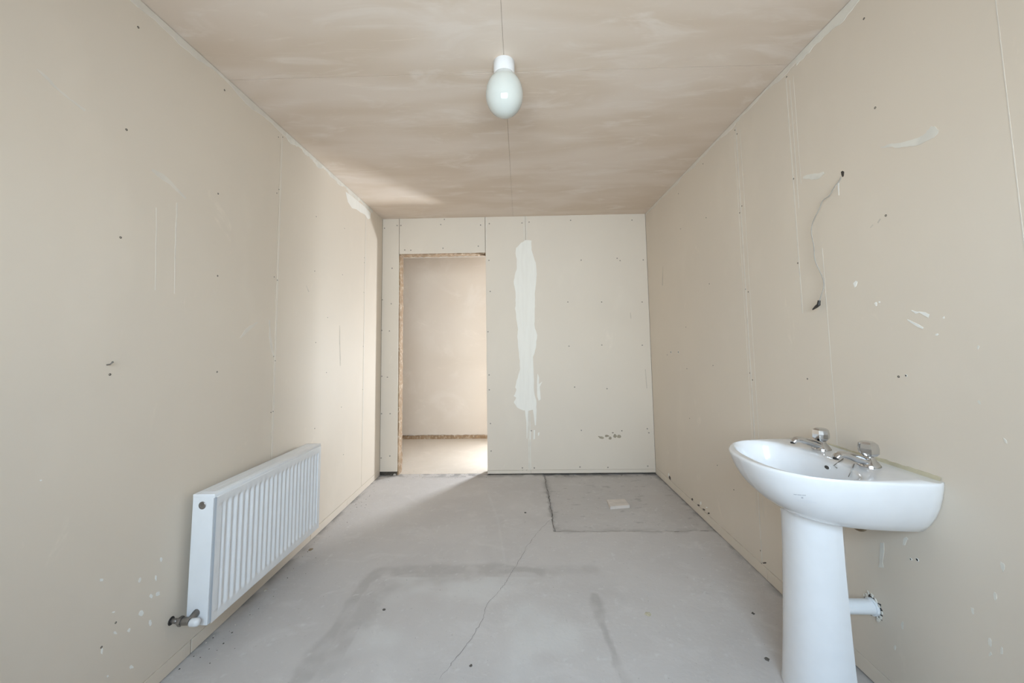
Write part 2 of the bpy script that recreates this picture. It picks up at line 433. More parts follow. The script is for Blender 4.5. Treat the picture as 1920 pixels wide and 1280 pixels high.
# boards on the hallway side
board(wb, (-2.6, DL, YB+WT-BT, YB+WT, 0.03, H), M_HALL)
board(wb, (DR, 1.62, YB+WT-BT, YB+WT, 0.03, H), M_HALL)
board(wb, (DL, DR, YB+WT-BT, YB+WT, DH-0.01, H), M_HALL)
# rough timber lining of the doorway
dr = empty('door_1', (DL, YB+0.05, 0)); struct(dr, 'open doorway with rough timber studs and no door', 'doorway')
def rough_post(name, x0, x1, y0, y1, z0, z1, ax='z', amp=0.004):
    bm = bmesh.new(); n = 40; rs = []
    for k in range(n+1):
        t = k/n; j = [random.uniform(-amp, amp) for _ in range(4)]
        if ax == 'z':
            z = z0+(z1-z0)*t
            rs.append([(x0, y0, z), (x1+j[0], y0, z), (x1+j[1], y1, z), (x0, y1, z)])
        else:
            x = x0+(x1-x0)*t
            rs.append([(x, y0, z0+j[0]), (x, y1, z0+j[1]), (x, y1, z1), (x, y0, z1)])
    rings(bm, rs); return P(mk(name, bm, M_WOOD), dr)
rough_post('stud', DL-0.006, DL+0.006, YB+BT+0.001, YB+WT-BT-0.001, 0.0, DH+0.005)
rough_post('stud', DR+0.006, DR+0.012, YB+BT+0.001, YB+WT-BT-0.001, 0.0, DH+0.005, amp=0.0015)
rough_post('head', DL, DR, YB+BT+0.001, YB+WT-BT-0.001, DH-0.006, DH+0.012, 'x')
# ceiling: four skimmed boards, hairline joints
ce = struct(boxobj('ceiling', M_JOINT, (XL-0.05, XR+0.05, YR, YB+0.05, H+BT, H+0.05)), 'pinkish skim plastered ceiling with hairline joints', 'ceiling')
for x0, x1 in ((XL-0.01, -0.0503), (-0.0494, XR+0.01)):
    for y0, y1 in ((YR, 1.6640), (1.6662, YB+0.01)):
        board(ce, (x0, x1, y0, y1, H, H+BT), M_CEIL, 'ceiling_board', 0.0004)
# wall behind the camera with its window
bm = bmesh.new(); WX, WZ0, WZ1 = 0.86, 0.96, 2.04
box(bm, XL-0.09, -WX, YR-0.30, YR, 0, H); box(bm, WX, XR+0.09, YR-0.30, YR, 0, H)
box(bm, -WX, WX, YR-0.30, YR, 0, WZ0); box(bm, -WX, WX, YR-0.30, YR, WZ1, H)
struct(mk('wall_rear', bm, M_BOARD), 'beige wall with the window that lights the room', 'wall')
w1 = empty('window_1', (0, YR, WZ0)); struct(w1, 'white window frame behind the viewpoint', 'window')
for b in ((-WX, -WX+0.05, YR-0.16, YR-0.10, WZ0, WZ1), (WX-0.05, WX, YR-0.16, YR-0.10, WZ0, WZ1),
          (-WX, WX, YR-0.16, YR-0.10, WZ0, WZ0+0.05), (-WX, WX, YR-0.16, YR-0.10, WZ1-0.05, WZ1), (-0.03, 0.03, YR-0.16, YR-0.10, WZ0, WZ1)):
    P(boxobj('frame_bar', M_FRAME, b), w1)

# ---- hallway beyond the doorway
fh = struct(boxobj('floor_hall', M_FLOORH, (-2.6, 1.65, YB+0.04, YH+0.06, -0.05, 0.0008)), 'dusty pale hallway floor seen through the doorway', 'floor')
HWX0, HWX1, HWZ0, HWZ1 = 0.35, 0.69, 0.69, 1.11
bm = bmesh.new()
box(bm, -2.6, HWX0, YH+0.012, YH+0.12, 0, H); box(bm, HWX1, 1.62, YH+0.012, YH+0.12, 0, H)
box(bm, HWX0, HWX1, YH+0.012, YH+0.12, 0, HWZ0); box(bm, HWX0, HWX1, YH+0.012, YH+0.12, HWZ1, H)
wh = struct(mk('wall_hall_far', bm, M_HALL), 'warm plastered hallway wall seen through the doorway', 'wall')
bm = bmesh.new(); n = 160; lo = []; hi = []; lob = []; hib = []
for k in range(n+1):
    x = -2.6+(HWX0+2.6)*k/n
    zz = 0.050+random.uniform(-0.006, 0.006)
    lo.append(bm.verts.new((x, YH, zz))); hi.append(bm.verts.new((x, YH, H))); lob.append(bm.verts.new((x, YH+0.012, zz)))
for k in range(n):
    bm.faces.new((lo[k], lo[k+1], hi[k+1], hi[k])); bm.faces.new((lo[k], lob[k], lob[k+1], lo[k+1]))
mk('plaster_skin', bm, M_HALL, wh)
bm = bmesh.new(); rs = []
for k in range(120):
    x = -2.6+(HWX0+2.6)*k/119; j = [random.uniform(-0.004, 0.004) for _ in range(3)]
    rs.append([(x, YH-0.002+j[0], -0.002), (x, YH+0.002+j[1], 0.046+j[2]), (x, YH+0.05, 0.046), (x, YH+0.05, -0.002)])
rings(bm, rs); mk('sole_plate', bm, M_WOOD, wh)
bm = bmesh.new(); box(bm, 1.62, 1.72, YB+WT, 3.92, 0, H); box(bm, 1.62, 1.72, 4.88, YH+0.12, 0, H); box(bm, 1.62, 1.72, 3.92, 4.88, 2.22, H); box(bm, 1.62, 1.72, 3.92, 4.88, 0, 0.28)
struct(mk('wall_hall_right', bm, M_HALL), 'plastered end wall of the hallway, right of the doorway', 'wall')
struct(boxobj('wall_hall_left', M_HALL, (-2.7, -2.6, YB+WT, YH+0.12, 0, H)), 'plastered end wall of the hallway, left of the doorway', 'wall')
struct(boxobj('ceiling_hall', M_HALL, (-2.7, 1.72, YB+0.052, YH+0.12, H, H+0.05)), 'plastered hallway ceiling beyond the doorway', 'ceiling')

# ---- filler, tape, smears, splashes as real thin lumps on the walls
def lumps(name, parent, mat, plane, outlines, thick=0.0012, jitter=0.0015, sub=2, stuff=False):
    bm = bmesh.new()
    for o in outlines: slab_blob(bm, plane, o, thick, jitter, sub)
    ob = mk(name, bm, mat, parent)
    if stuff: ob['kind'] = 'stuff'
    return ob
fill_main = [(985,450),(975,457),(968,465),(966.5,472),(969,489),(969,503),(966,513),(963,528),(966.5,546),(967,568),(966,578),(971,618),(970,630),(971.5,649),(973,661),(975,691),(970.5,708),(970,726),(965,740),(969,744),(964,752),(969,761),(981,769),(991,770),(999,768),(1006,767),(1006,752),(1002,740),(1001,714),(1000,669),(1005,651),(1007,628),(1002,612),(1002.5,592),(1003,568),(1003,545),(1006,520),(1005.5,496),(1000,479),(997,468),(996,451)]
lumps('joint_filler', wb, M_FILL, 'back', [fill_main], 0.0016, 0.0024, 4)
lumps('filler_smear', wb, M_FILL, 'back', [[(1008,700),(1011,708),(1010,720),(1017,715),(1012,725),(1014,748),(1010,751),(1007,742),(1007,714)], [(993,808),(995.5,808),(995,823),(993,824)], [(1000.5,806),(1003,806),(1003,822),(1000,824)], [(1008.5,811),(1011.5,810),(1011,816),(1008.5,817)], [(984,768),(990,768),(989.6,790),(988.6,822),(987.6,822),(987,792)], [(999,766),(1006,766),(1005,797),(1003,797)], [(975,700),(969,712),(966,726),(970,733),(963,742),(969,746),(963,754),(970,764),(978,768)]], 0.0012, 0.0008)
# taped joint above and below the filler (two faint ridges)
for x0, x1 in ((0.048, 0.060), (0.071, 0.083)):
    boxobj('joint_tape', M_TAPE, (x0, x1, YB-0.0007, YB+0.001, 2.16, H-0.001), wb)
boxobj('joint_tape', M_SMEAR, (0.060, 0.068, YB-0.0007, YB+0.001, 0.042, 0.60), wb); boxobj('joint_tape', M_SMEAR, (0.074, 0.082, YB-0.0007, YB+0.001, 0.042, 0.55), wb)
boxobj('joint_tape', M_TAPE, (DR+0.004, DR+0.016, YB-0.0006, YB+0.001, 2.07, H-0.001), wb)
def ragged_band(name, parent, mat, plane_x, y0, y1, zt, w, thick, sgn, amp=0.012, n=110):
    bm = bmesh.new(); prev = None
    for k in range(n+1):
        y = y0+(y1-y0)*k/n
        z = zt-w*(0.75+0.5*math.sin(k*0.37)*math.sin(k*0.11+1))-random.uniform(0, amp)
        cur = [bm.verts.new((plane_x, y, z)), bm.verts.new((plane_x+sgn*thick, y, z+0.001)), bm.verts.new((plane_x+sgn*thick*2.0, y, zt))]
        if prev:
            bm.faces.new((prev[0], cur[0], cur[1], prev[1])); bm.faces.new((prev[1], cur[1], cur[2], prev[2]))
        prev = cur
    return mk(name, bm, mat, parent)
ragged_band('joint_filler', wl, M_TAPE, XL, YR, 2.10, H-0.002, 0.030, 0.0012, 1, 0.006)
ragged_band('joint_filler', wl, M_SMEAR, XL, 2.10, 3.40, H-0.002, 0.030, 0.0014, 1, 0.010)
ragged_band('joint_filler', wr, M_SMEAR, XR, YR, 1.62, H-0.002, 0.034, 0.0014, -1, 0.012)
ragged_band('joint_filler', wr, M_TAPE, XR, 1.62, YB-0.02, H-0.002, 0.020, 0.0012, -1, 0.008)
lumps('filler_smear', wl, M_FILL, 'left', [[(648,360),(660,368),(672,378),(684,388),(695,399),(694,409),(690,411),(684,402),(676,398),(668,392),(660,390),(652,378)]], 0.0016)
# right wall smears
lumps('filler_smear', wr, M_SMEAR, 'right', [
    streak([(1652,276),(1672,273),(1692,272),(1712,268),(1730,262),(1742,254),(1752,244),(1757,241)], [1,3,5,6,6,8,9,5]),
    streak([(1506,333),(1515,331),(1525,331),(1534,330),(1545,324)], [2,4,6,5,2])], 0.0010, 0.002, 3)
lumps('filler_smear', wr, M_PAINT, 'right', [
    [(1600,531),(1605,526),(1608,528),(1606,536),(1603,539)], ell(1643,569,3,2.5), ell(1649,566,1.6,1.6), ell(1643,572,1.6,1.4),
    streak([(1710,582),(1718,586),(1724,585),(1734,588),(1742,592)], [1,2.2,1,3,3]), streak([(1702,599),(1712,605),(1722,611),(1731,615)], [0.8,2,2.2,1.6]),
    ell(1757,627,2.6,1.8), ell(1770,595,1.5,2)], 0.0011, 0.0008)
lumps('filler_smear', wr, M_SMEAR, 'right', [
    streak([(1654,1017),(1654,1035),(1652,1055),(1652,1063)], [3,4,3,5]), streak([(1695,1022),(1697,1012),(1701,1008)], [2,3.5,3]),
    ell(1880,1062,4,9,-15), ell(1866,1117,3,8,-10), ell(1824,1145,2.5,6,-15), ell(1692,1172,1.8,8), ell(1678,1214,2,4), ell(1856,1203,3,8,-10), ell(1857,1226,3,4), ell(1878,1220,2,7), ell(1834,651,2,4), ell(1885,826,2,6,-30), ell(1836,754,2,4,-30)], 0.0008, 0.001)
lumps('filler_smear', wl, M_PAINT, 'left', [
    ell(190,1087,4,3,-30), ell(296,1113,3.5,5,20), ell(283,1117,3,4,20), ell(264,1150,4,5,30), ell(216,1186,3,3), ell(242,1181,2.5,4,20), ell(282,1167,2.5,5), ell(191,1220,2,5), ell(213,1147,3,1.8,-20),
    ell(302,1048,2,4), ell(262,1088,2,5,20), ell(292,1083,1.5,5), ell(246,1250,4,3), ell(202,1267,2,2), ell(76,900,2,1.2)], 0.0008, 0.001)
lumps('scuff', wl, M_TAPE, 'left', [
    streak([(70,130),(90,148),(105,165),(130,185),(160,207)], [1,3,1.5,1.2,2]), streak([(285,318),(303,330),(320,344),(348,372)], [2,5,3,1.5]),
    streak([(483,604),(470,613),(460,622),(451,633)], [1,3,3,1]), streak([(505,600),(506,630),(510,655),(514,668)], [1,2,2,1.5]), streak([(293,390),(293,450),(291,543)], [0.8,1,0.8]), streak([(332,380),(329,450),(327,550)], [0.8,1.2,0.8])], 0.0005, 0.0015, 3)
# vertical runs and taped joints of the right wall
for px, y0, y1, w in ((2.097, 0.06, 2.36, 0.010), (2.118, 0.25, 2.33, 0.003), (2.060, 0.3, 2.33, 0.003), (1.557, 0.1, 1.55, 0.003), (1.690, 1.3, 2.35, 0.006), (1.668, 1.75, 2.33, 0.004), (1.645, 1.85, 2.33, 0.003), (0.944, 0.10, 2.36, 0.0022)):
    boxobj('joint_tape', M_TAPE, (XR-0.0005, XR+0.001, px-w/2, px+w/2, y0, y1), wr)
boxobj('joint_tape', M_TAPE, (XL-0.001, XL+0.0004, 2.068, 2.073, 0.10, 2.35), wl)
boxobj('joint_tape', M_TAPE, (XL-0.001, XL+0.0004, 3.250, 3.262, 0.40, 2.35), wl)
# brown row of mould spots on the back wall, scratches
lumps('stain_spot', wb, M_MOULD, 'back', [ell(1128,820,5,2.2), ell(1138,817,4,2), ell(1144,821,3,2.5), ell(1153,817,4,3), ell(1161,818,4,3), ell(1149,811,2,1), ell(1123,818,2,1)], 0.0006, 0.0006)
lumps('scratch', wb, M_SCUFF, 'back', [streak([(1210,692),(1211,705),(1212,718),(1213,728)], [0.6,0.9,0.8,0.6]), streak([(1182,586),(1183,597)], [0.8,0.8])], 0.0005, 0.0)
lumps('scratch', wl, M_SCUFF, 'left', [streak([(637,610),(637,640),(638,670),(638,686)], [0.5,0.7,0.8,0.4]), streak([(574,535),(579,547)], [0.5,0.8])], 0.0004, 0.0)
lumps('scratch', wr, M_SCUFF, 'right', [streak([(1243,500),(1242,535)], [0.5,0.7]), streak([(1651,410),(1646,418)], [1.2,1.4]), streak([(1637,421),(1632,427)], [0.8,0.6]), streak([(1395,1031),(1420,1053),(1436,1055)], [0.8,1.0,0.8])], 0.0005, 0.0)
lumps('chipped_edge', wr, M_DIRT, 'right', [ell(1256,896,1.5,4,-20), ell(1298,936,1.5,3), ell(1310,947,2.5,1.5,30), ell(1320,955,3,1.5,40), ell(1329,962,2,1.5), ell(1434,1055,4,1.5), ell(1427,1057,2,2)], 0.0006, 0.0005)
lumps('chipped_edge', wr, M_PAINT, 'right', [ell(1314,943,1.5,3), ell(1254,890,1,4), ell(1325,951,2,1.2)], 0.0008, 0.0005)

# ---- screw heads
def screw_mesh():
    bm = bmesh.new(); lathe(bm, [(0.0036, -0.002), (0.0036, 0.0003), (0.0026, 0.0006), (0.0012, -0.0006)], (0, 0, 0), 8)
    bmesh.ops.recalc_face_normals(bm, faces=bm.faces)
    me = bpy.data.meshes.new('screw'); bm.to_mesh(me); bm.free(); me.materials.append(M_HOLE); return me
SM = screw_mesh()
def screws(parent, plane, pts, s=1.0):
    un, nrm = PLANES[plane]; q = nrm.to_track_quat('Z', 'Y')
    for u, v in pts:
        o = bpy.data.objects.new('screw', SM); COL.objects.link(o); o.parent = parent
        o.location = un(u, v)+nrm*0.0003; o.rotation_mode = 'QUATERNION'; o.rotation_quaternion = q; o.scale = (s, s, s)
b3 = [(97,113),(153,101),(170,101),(347,97),(363,74),(524,99),(187,210),(214,211),(357,202),(514,193),(131,291),(87,431),(127,449),(85,567),(119,570),(85,771),(110,775),(84,937),(122,937),(82,1134),(121,1125),(563,93),(561,256),(567,394),(557,573),(562,765),(563,831),(568,981),(571,1103),(599,1197),(632,1192),(708,90),(740,86),(924,78),(1197,77),(971,255),(1144,257),(1131,247),(1247,254),(912,441),(1062,441),(1242,441),(917,637),(1063,632),(1243,633),(942,819),(1086,826),(750,1013),(972,1011),(1152,1013),(1265,1004),(1272,1022),(711,1190),(729,1190),(710,1178),(763,1178),(966,1174),(1090,1176),(1267,1170)]
screws(wb, 'back', [(680+x/2.3707, 380+y/2.3707) for x, y in b3], 1.55)
screws(wl, 'left', [(259,51),(421,169),(237,243),(409,363),(226,445),(408,517),(206,702),(407,697)], 1.05)
screws(wl, 'left', [(522,257),(530,257),(519,362),(523,355),(514,519),(520,525),(513,668),(516,676),(508,773),(512,771),(217,1167),(190,1213)], 0.9)
screws(wl, 'left', [(595,312),(593,406),(590,508),(646,428),(642,515),(614,595),(592,642),(612,698),(640,763),(590,803),(644,852),(683,483),(683,492),(682,548),(681,649),(680,730)], 0.95)
screws(wr, 'right', [(1620,35),(1641,202),(1661,404),(1685,706)], 1.05)
screws(wr, 'right', [(1475,144),(1378,244),(1382,251),(1488,335),(1391,386),(1387,399),(1318,307),(1324,408),(1272,363),(1276,429),(1496,493),(1398,542),(1403,547),(1330,532),(1286,613),(1288,691),(1337,685),(1514,710),(1406,699),(1411,712),(1293,784),(1345,872),(1376,918),(1426,1032),(1251,665)], 1.0)
# wall plugs and knocked-out fixing holes in the right wall
def plug(u, v, r, mat_in=M_HOLE):
    c = onX(u, v, XR); bm = bmesh.new()
    lathe(bm, [(r*1.35, 0.001), (r*1.25, -0.0008), (r, -0.0014), (r*0.95, 0.001)], c, 14, 'X')
    o = mk('wall_plug', bm, M_PAINT, wr, auto=40)
    bm = bmesh.new(); lathe(bm, [(r*0.95, 0.001), (r*0.9, -0.0009), (r*0.2, -0.0007)], c, 12, 'X'); mk('hole', bm, mat_in, o)
for a in ((1258,660,0.0075), (1272,660,0.0075), (1699,704,0.003), (1720,1049,0.0038), (1708,1048,0.0028)): plug(*a)

# ================================================================== THE RADIATOR
RY0, RY1, RX0, RX1, RZ0, RZ1 = 1.535, 2.338, XL+0.030, XL+0.121, 0.146, 0.626
rad = tag(empty('radiator', (XL, RY0, RZ0)), 'white ribbed steel panel radiator hung low on the left wall', 'radiator')
def rad_panel(xf, dirn):
    """pressed panel with upright flutes; xf = front plane, dirn = outward"""
    pitch = 0.0333; n = int((RY1-RY0-0.04)/pitch); y_in0 = RY0+0.5*(RY1-RY0-n*pitch)
    ys = [RY0+0.004, y_in0-0.003]; SUB = 8
    for k in range(n):
        for s in range(SUB): ys.append(y_in0+(k+s/SUB)*pitch)
    ys += [y_in0+n*pitch, y_in0+n*pitch+0.003, RY1-0.004]
    z0, z1 = RZ0+0.004, RZ1-0.012
    zs = [z0, z0+0.003, z0+0.030, z0+0.036, z0+0.044, z0+0.054, z1-0.052, z1-0.042, z1-0.034, z1-0.028, z1-0.003, z1]
    fz = [0, 0, 0, 0.25, 0.8, 1, 1, 0.8, 0.25, 0, 0, 0]
    bm = bmesh.new(); rows = []
    for z, f in zip(zs, fz):
        row = []
        for y in ys:
            ph = (y-y_in0)/pitch; g = 0.0
            if 0 < ph < n: g = 0.5-0.5*math.cos(2*PI*ph); g = g**0.8
            dep = 0.0085*f*(1-g) if 0 <= ph <= n else 0.0
            if z in (z0, z1): dep = 0.006
            row.append(bm.verts.new((xf-dirn*dep, y, z)))
        rows.append(row)
    for a, b in zip(rows, rows[1:]):
        for i in range(len(ys)-1): bm.faces.new((a[i], a[i+1], b[i+1], b[i]))
    # back skin
    box(bm, min(xf-dirn*0.016, xf-dirn*0.0095), max(xf-dirn*0.016, xf-dirn*0.0095), RY0+0.004, RY1-0.004, z0, z1)
    return bm
P(mk('front_panel', rad_panel(RX1, 1), M_RAD, auto=50), rad)
P(mk('rear_panel', rad_panel(RX0, -1), M_RAD, auto=50), rad)
for y0, y1 in ((RY0, RY0+0.0025), (RY1-0.0025, RY1)):
    s = P(boxobj('side_panel', M_RAD, (RX0+0.001, RX1-0.009, y0-0.003, y1+0.003, RZ0+0.004, RZ1-0.004), bevel=0.0015), rad)
bm = bmesh.new(); box(bm, RX0, RX1-0.004, RY0-0.0035, RY1+0.0035, RZ1-0.016, RZ1, 0.003)
top = P(mk('top_cover', bm, M_RAD, auto=40), rad)
for k in range(2):
    x0 = RX0+0.014+k*0.030
    bm = bmesh.new(); box(bm, x0, x0+0.026, RY0+0.02, RY1-0.02, RZ1-0.0005, RZ1+0.0008, 0.0003); o = mk('raised_panel', bm, M_RAD); P(o, rad)
for k in range(11):
    yy = RY0+0.07+k*(RY1-RY0-0.14)/10
    P(boxobj('convector_fin', M_RAD, (RX0+0.018, RX1-0.018, yy-0.001, yy+0.001, RZ0+0.03, RZ1-0.03)), rad)
# plug hole top corner, lower corner hole
cx = 0.5*(RX0+RX1)-0.006
def ypart(name, prof, c, mat, n=18, par=rad):
    bm = bmesh.new(); lathe(bm, prof, c, n, 'Y'); return P(mk(name, bm, mat, auto=40), par)
ypart('blanking_plug', [(0.0145, 0.004), (0.0145, -0.004), (0.0125, -0.0055), (0.0075, -0.0052), (0.0065, -0.0040), (0.002, -0.0038)], (cx, RY0, RZ1-0.042), M_DARKM)
ypart('blanking_plug', [(0.0145, -0.004), (0.0145, 0.004), (0.0125, 0.0055), (0.004, 0.005)], (cx, RY1, RZ1-0.042), M_DARKM)
# near valve with tail pipe into the wall
vz = RZ0+0.040; vy = RY0-0.030
bm = bmesh.new()
tube(bm, [(cx, RY0+0.002, vz+0.010), (cx, RY0-0.012, vz+0.007), (cx, vy-0.004, vz)], [0.0135, 0.0125, 0.011], 12)
tube(bm, [(cx+0.004, vy-0.005, vz), (cx-0.018, vy-0.005, vz), (cx-0.026, vy-0.005, vz)], [0.0125, 0.0135, 0.011], 12)
valve = P(mk('valve', bm, M_DARKM, auto=50), rad)
bm = bmesh.new(); lathe(bm, [(0.0165, -0.026), (0.0165, -0.036), (0.0125, -0.042)], (cx, vy-0.005, vz), 6, 'X'); mk('nut', bm, M_DARKM, valve, auto=30)
bm = bmesh.new(); lathe(bm, [(0.0105, 0.004), (0.0135, 0.008), (0.0140, 0.026), (0.0125, 0.034), (0.0075, 0.039), (0.002, 0.040)], (cx, vy-0.005, vz-0.004), 20, 'X')
mk('valve_cap', bm, M_PLAST, valve, smooth=True)
bm = bmesh.new(); tube(bm, [(cx-0.038, vy-0.005, vz), (XL+0.010, vy-0.003, vz), (XL-0.008, vy-0.002, vz)], 0.0085, 12)
pipe = P(mk('supply_pipe', bm, M_DARKM, smooth=True), rad)
bm = bmesh.new(); lathe(bm, [(0.015, -0.0005), (0.014, 0.0012), (0.009, 0.0012)], (XL, vy-0.002, vz), 12, 'X'); mk('pipe_hole', bm, M_HOLE, wl)
# far valve
fy = RY1+0.026
bm = bmesh.new()
tube(bm, [(cx, RY1-0.002, vz), (cx, fy, vz)], 0.0115, 12); tube(bm, [(cx+0.02, fy, vz), (XL-0.006, fy, vz)], [0.012, 0.0085], 12)
P(mk('valve', bm, M_PLAST, auto=50), rad)
# wall brackets
for yy in (RY0+0.12, RY1-0.12):
    P(boxobj('bracket', M_RAD, (XL, RX0+0.003, yy-0.015, yy+0.015, RZ0+0.06, RZ1-0.06), bevel=0.001), rad)
rad.rotation_euler = (-0.012, 0, 0)

# ================================================================== THE PEDESTAL BASIN
BCY, BZ = 1.440, 0.775
sink = tag(empty('pedestal_basin', (XR, BCY, 0)), 'white ceramic pedestal washbasin with two chrome taps on the right wall', 'washbasin')
half = [(XR, 0.262), (1.190, 0.271), (1.165, 0.2745), (1.074, 0.267), (0.984, 0.252), (0.905, 0.228), (0.849, 0.192), (0.803, 0.135), (0.780, 0.070), (0.773, 0.0)]
cur = catmull([(x, y, 0) for x, y in half], 8)
outline = [(p.x, BCY-p.y) for p in cur] + [(p.x, BCY+p.y) for p in reversed(cur[:-1])]
C0 = Vector((0.960, BCY))
def ray_outline(ang, poly):
    d = Vector((math.cos(ang), math.sin(ang))); best = None
    for i in range(len(poly)):
        a = Vector(poly[i]); b = Vector(poly[(i+1) % len(poly)]); e = b-a
        den = d.x*e.y-d.y*e.x
        if abs(den) < 1e-9: continue
        w = a-C0; t = (w.x*e.y-w.y*e.x)/den; s = (w.x*d.y-w.y*d.x)/den
        if t > 0 and -1e-6 <= s <= 1+1e-6: best = t if best is None else max(best, t)
    return C0+d*best
N = 128
corner = math.atan2(0.262, XR-C0.x)
angs = sorted([2*PI*k/N for k in range(N)] + [corner, -corner+2*PI])
OUT = [ray_outline(a, outline) for a in angs]
def inner(a, ix=1.0, iy=1.0):
    c, s = math.cos(a), math.sin(a); ax = (0.108 if c > 0 else 0.152)*ix; ay = 0.232*iy; e = 2.35
    r = (abs(c/ax)**e+abs(s/ay)**e)**(-1/e); return Vector((C0.x+c*r, C0.y+s*r))
def scaled(s, z):
    o = []
    for p in OUT: o.append((XR+(p.x-XR)*s, BCY+(p.y-BCY)*s, z))
    return o
def lerp_ring(t, z):   # between outline and inner rim
    o = []
    for a, p in zip(angs, OUT):
        q = inner(a); r = p.lerp(q, t); o.append((r.x, r.y, z))
    return o
rs = [scaled(0.30, 0.608), scaled(0.62, 0.608), scaled(0.705, 0.609), scaled(0.742, 0.614), scaled(0.815, 0.638), scaled(0.882, 0.666), scaled(0.936, 0.698), scaled(0.972, 0.730), scaled(0.992, 0.756), scaled(0.999, 0.768)]
rs += [scaled(0.9985, 0.7735), scaled(0.993, 0.7765)]
rs += [lerp_ring(0.25, 0.7772), lerp_ring(0.60, 0.7765), lerp_ring(0.90, 0.7755)]
def ins(t, z):
    return [(inner(a, t, t).x, inner(a, t, t).y, z) for a in angs]
rs += [ins(1.0, 0.7735), ins(0.975, 0.768), ins(0.955, 0.755), ins(0.925, 0.730), ins(0.88, 0.700), ins(0.80, 0.672), ins(0.66, 0.655), ins(0.45, 0.646), ins(0.22, 0.641), ins(0.08, 0.640)]
bm = bmesh.new(); rings(bm, rs)
basin = mk('basin', bm, M_PORC, smooth=True)
basin.data.set_sharp_from_angle(angle=math.radians(62))
P(basin, sink)
bpy.context.view_layer.update()
dg_bvh = BVHTree.FromPolygons([v.co.copy() for v in basin.data.vertices], [list(p.vertices) for p in basin.data.polygons])
# soap shelf dips beside the taps
# pedestal
bm = bmesh.new(); rs = []
for z, a, b in ((0.0, 0.122, 0.120), (0.012, 0.122, 0.120), (0.03, 0.119, 0.117), (0.15, 0.110, 0.109), (0.30, 0.101, 0.103), (0.45, 0.094, 0.099), (0.56, 0.091, 0.098), (0.612, 0.092, 0.099), (0.640, 0.092, 0.099)):
    ring = []; n = 40
    for k in range(n+1):
        t = PI/2+PI*k/n
        c, s = math.cos(t), math.sin(t)
        e = 2.25; r = (abs(c)**e+abs(s)**e)**(-1/e)
        ring.append((1.016+c*r*a, BCY+s*r*b, z))
    ring += [(1.038, BCY-b*0.97, z), (1.038, BCY+b*0.97, z)]
    rs.append(ring)
rings(bm, rs); P(mk('pedestal', bm, M_PORC, auto=48), sink)
# overflow, waste, plug
def on_basin(u, v):
    d = ray(u, v).normalized(); h = dg_bvh.ray_cast(CAM, d); return h[0], h[1]
hp, hn = on_basin(1551, 876)
if hp:
    bm = bmesh.new(); q = hn.to_track_quat('Z', 'Y').to_matrix()
    rr = []
    for r, h in ((1.25, 0.0004), (1.2, 0.0016), (1.0, 0.0014)):
        rr.append([hp+q@Vector((math.cos(2*PI*k/20)*0.012*r, math.sin(2*PI*k/20)*0.007*r, h)) for k in range(20)])
    rings(bm, rr); ovo = P(mk('overflow_ring', bm, M_PORC, auto=40), sink)
    bm = bmesh.new(); rr = [[hp+q@Vector((math.cos(2*PI*k/20)*0.0115*r, math.sin(2*PI*k/20)*0.0066*r, h)) for k in range(20)] for r, h in ((1.0, 0.0005), (0.9, 0.0019), (0.2, 0.0016))]
    rings(bm, rr); P(mk('overflow_hole', bm, M_HOLE), sink)
bm = bmesh.new(); lathe(bm, [(0.034, 0.0), (0.033, 0.003), (0.022, 0.0035), (0.020, 0.001), (0.004, 0.001)], (C0.x, C0.y, 0.6405), 28); P(mk('waste', bm, M_CHROME, auto=40), sink)
# taps
def make_tap(y, turn, label):
    tx, tz = 1.128, BZ+0.0015
    bm = bmesh.new()
    # flared foot and body
    lathe(bm, [(0.0300, 0.0), (0.0302, 0.003), (0.0270, 0.009), (0.0225, 0.016), (0.0180, 0.022), (0.0150, 0.027), (0.0135, 0.031)], (tx, y, tz), 28)
    body = P(mk('tap', bm, M_CHROME, auto=50), sink); body['label'] = label
    bm = bmesh.new(); rs = []
    path = catmull([(tx-0.002, y, tz+0.010), (tx-0.030, y, tz+0.021), (tx-0.060, y, tz+0.031), (tx-0.084, y, tz+0.037), (tx-0.098, y, tz+0.034), (tx-0.106, y, tz+0.026)], 5)
    for i, p in enumerate(path):
        t = i/(len(path)-1); w = 0.0200*(1-t)+0.0115*t; h = 0.0130*(1-t)+0.0090*t
        d = (path[min(i+1, len(path)-1)]-path[max(i-1, 0)]).normalized(); up = Vector((-d.z, 0, d.x))
        if up.z < 0: up = -up
        rs.append([p+Vector((0, 1, 0))*math.cos(2*PI*k/16)*w+up*math.sin(2*PI*k/16)*h for k in range(16)])
    rings(bm, rs); sp = mk('spout', bm, M_CHROME, smooth=True); P(sp, sink); sp.parent = body; sp.matrix_parent_inverse = Matrix.Identity(4)
    e = path[-1]; bm = bmesh.new(); lathe(bm, [(0.0088, 0.002), (0.0088, -0.0025), (0.0070, -0.0025), (0.0062, 0.0), (0.001, 0.0)], e+Vector((0.001, 0, -0.001)), 16)
    an = mk('aerator', bm, M_BLACK, body, auto=40)
    # faceted grip: bulging square-ish head with cut corners
    bm = bmesh.new(); rs = []
    for h, r in ((0.031, 0.014), (0.034, 0.020), (0.043, 0.0275), (0.058, 0.0280), (0.072, 0.0255), (0.0775, 0.018), (0.0780, 0.006)):
        ring = []
        for k in range(12):
            a = turn+2*PI*k/12; rr = r*(1.0 if k % 2 else 0.88)
            ring.append((tx+0.001+math.cos(a)*rr, y+math.sin(a)*rr, tz+h))
        rs.append(ring)
    rings(bm, rs)
    grip = mk('grip', bm, M_CHROME, body)
    bm = bmesh.new(); lathe(bm, [(0.0125, 0.026), (0.0125, 0.0335), (0.009, 0.034)], (tx, y, tz), 18); mk('collar', bm, M_DARKM, body, auto=40)
    return body
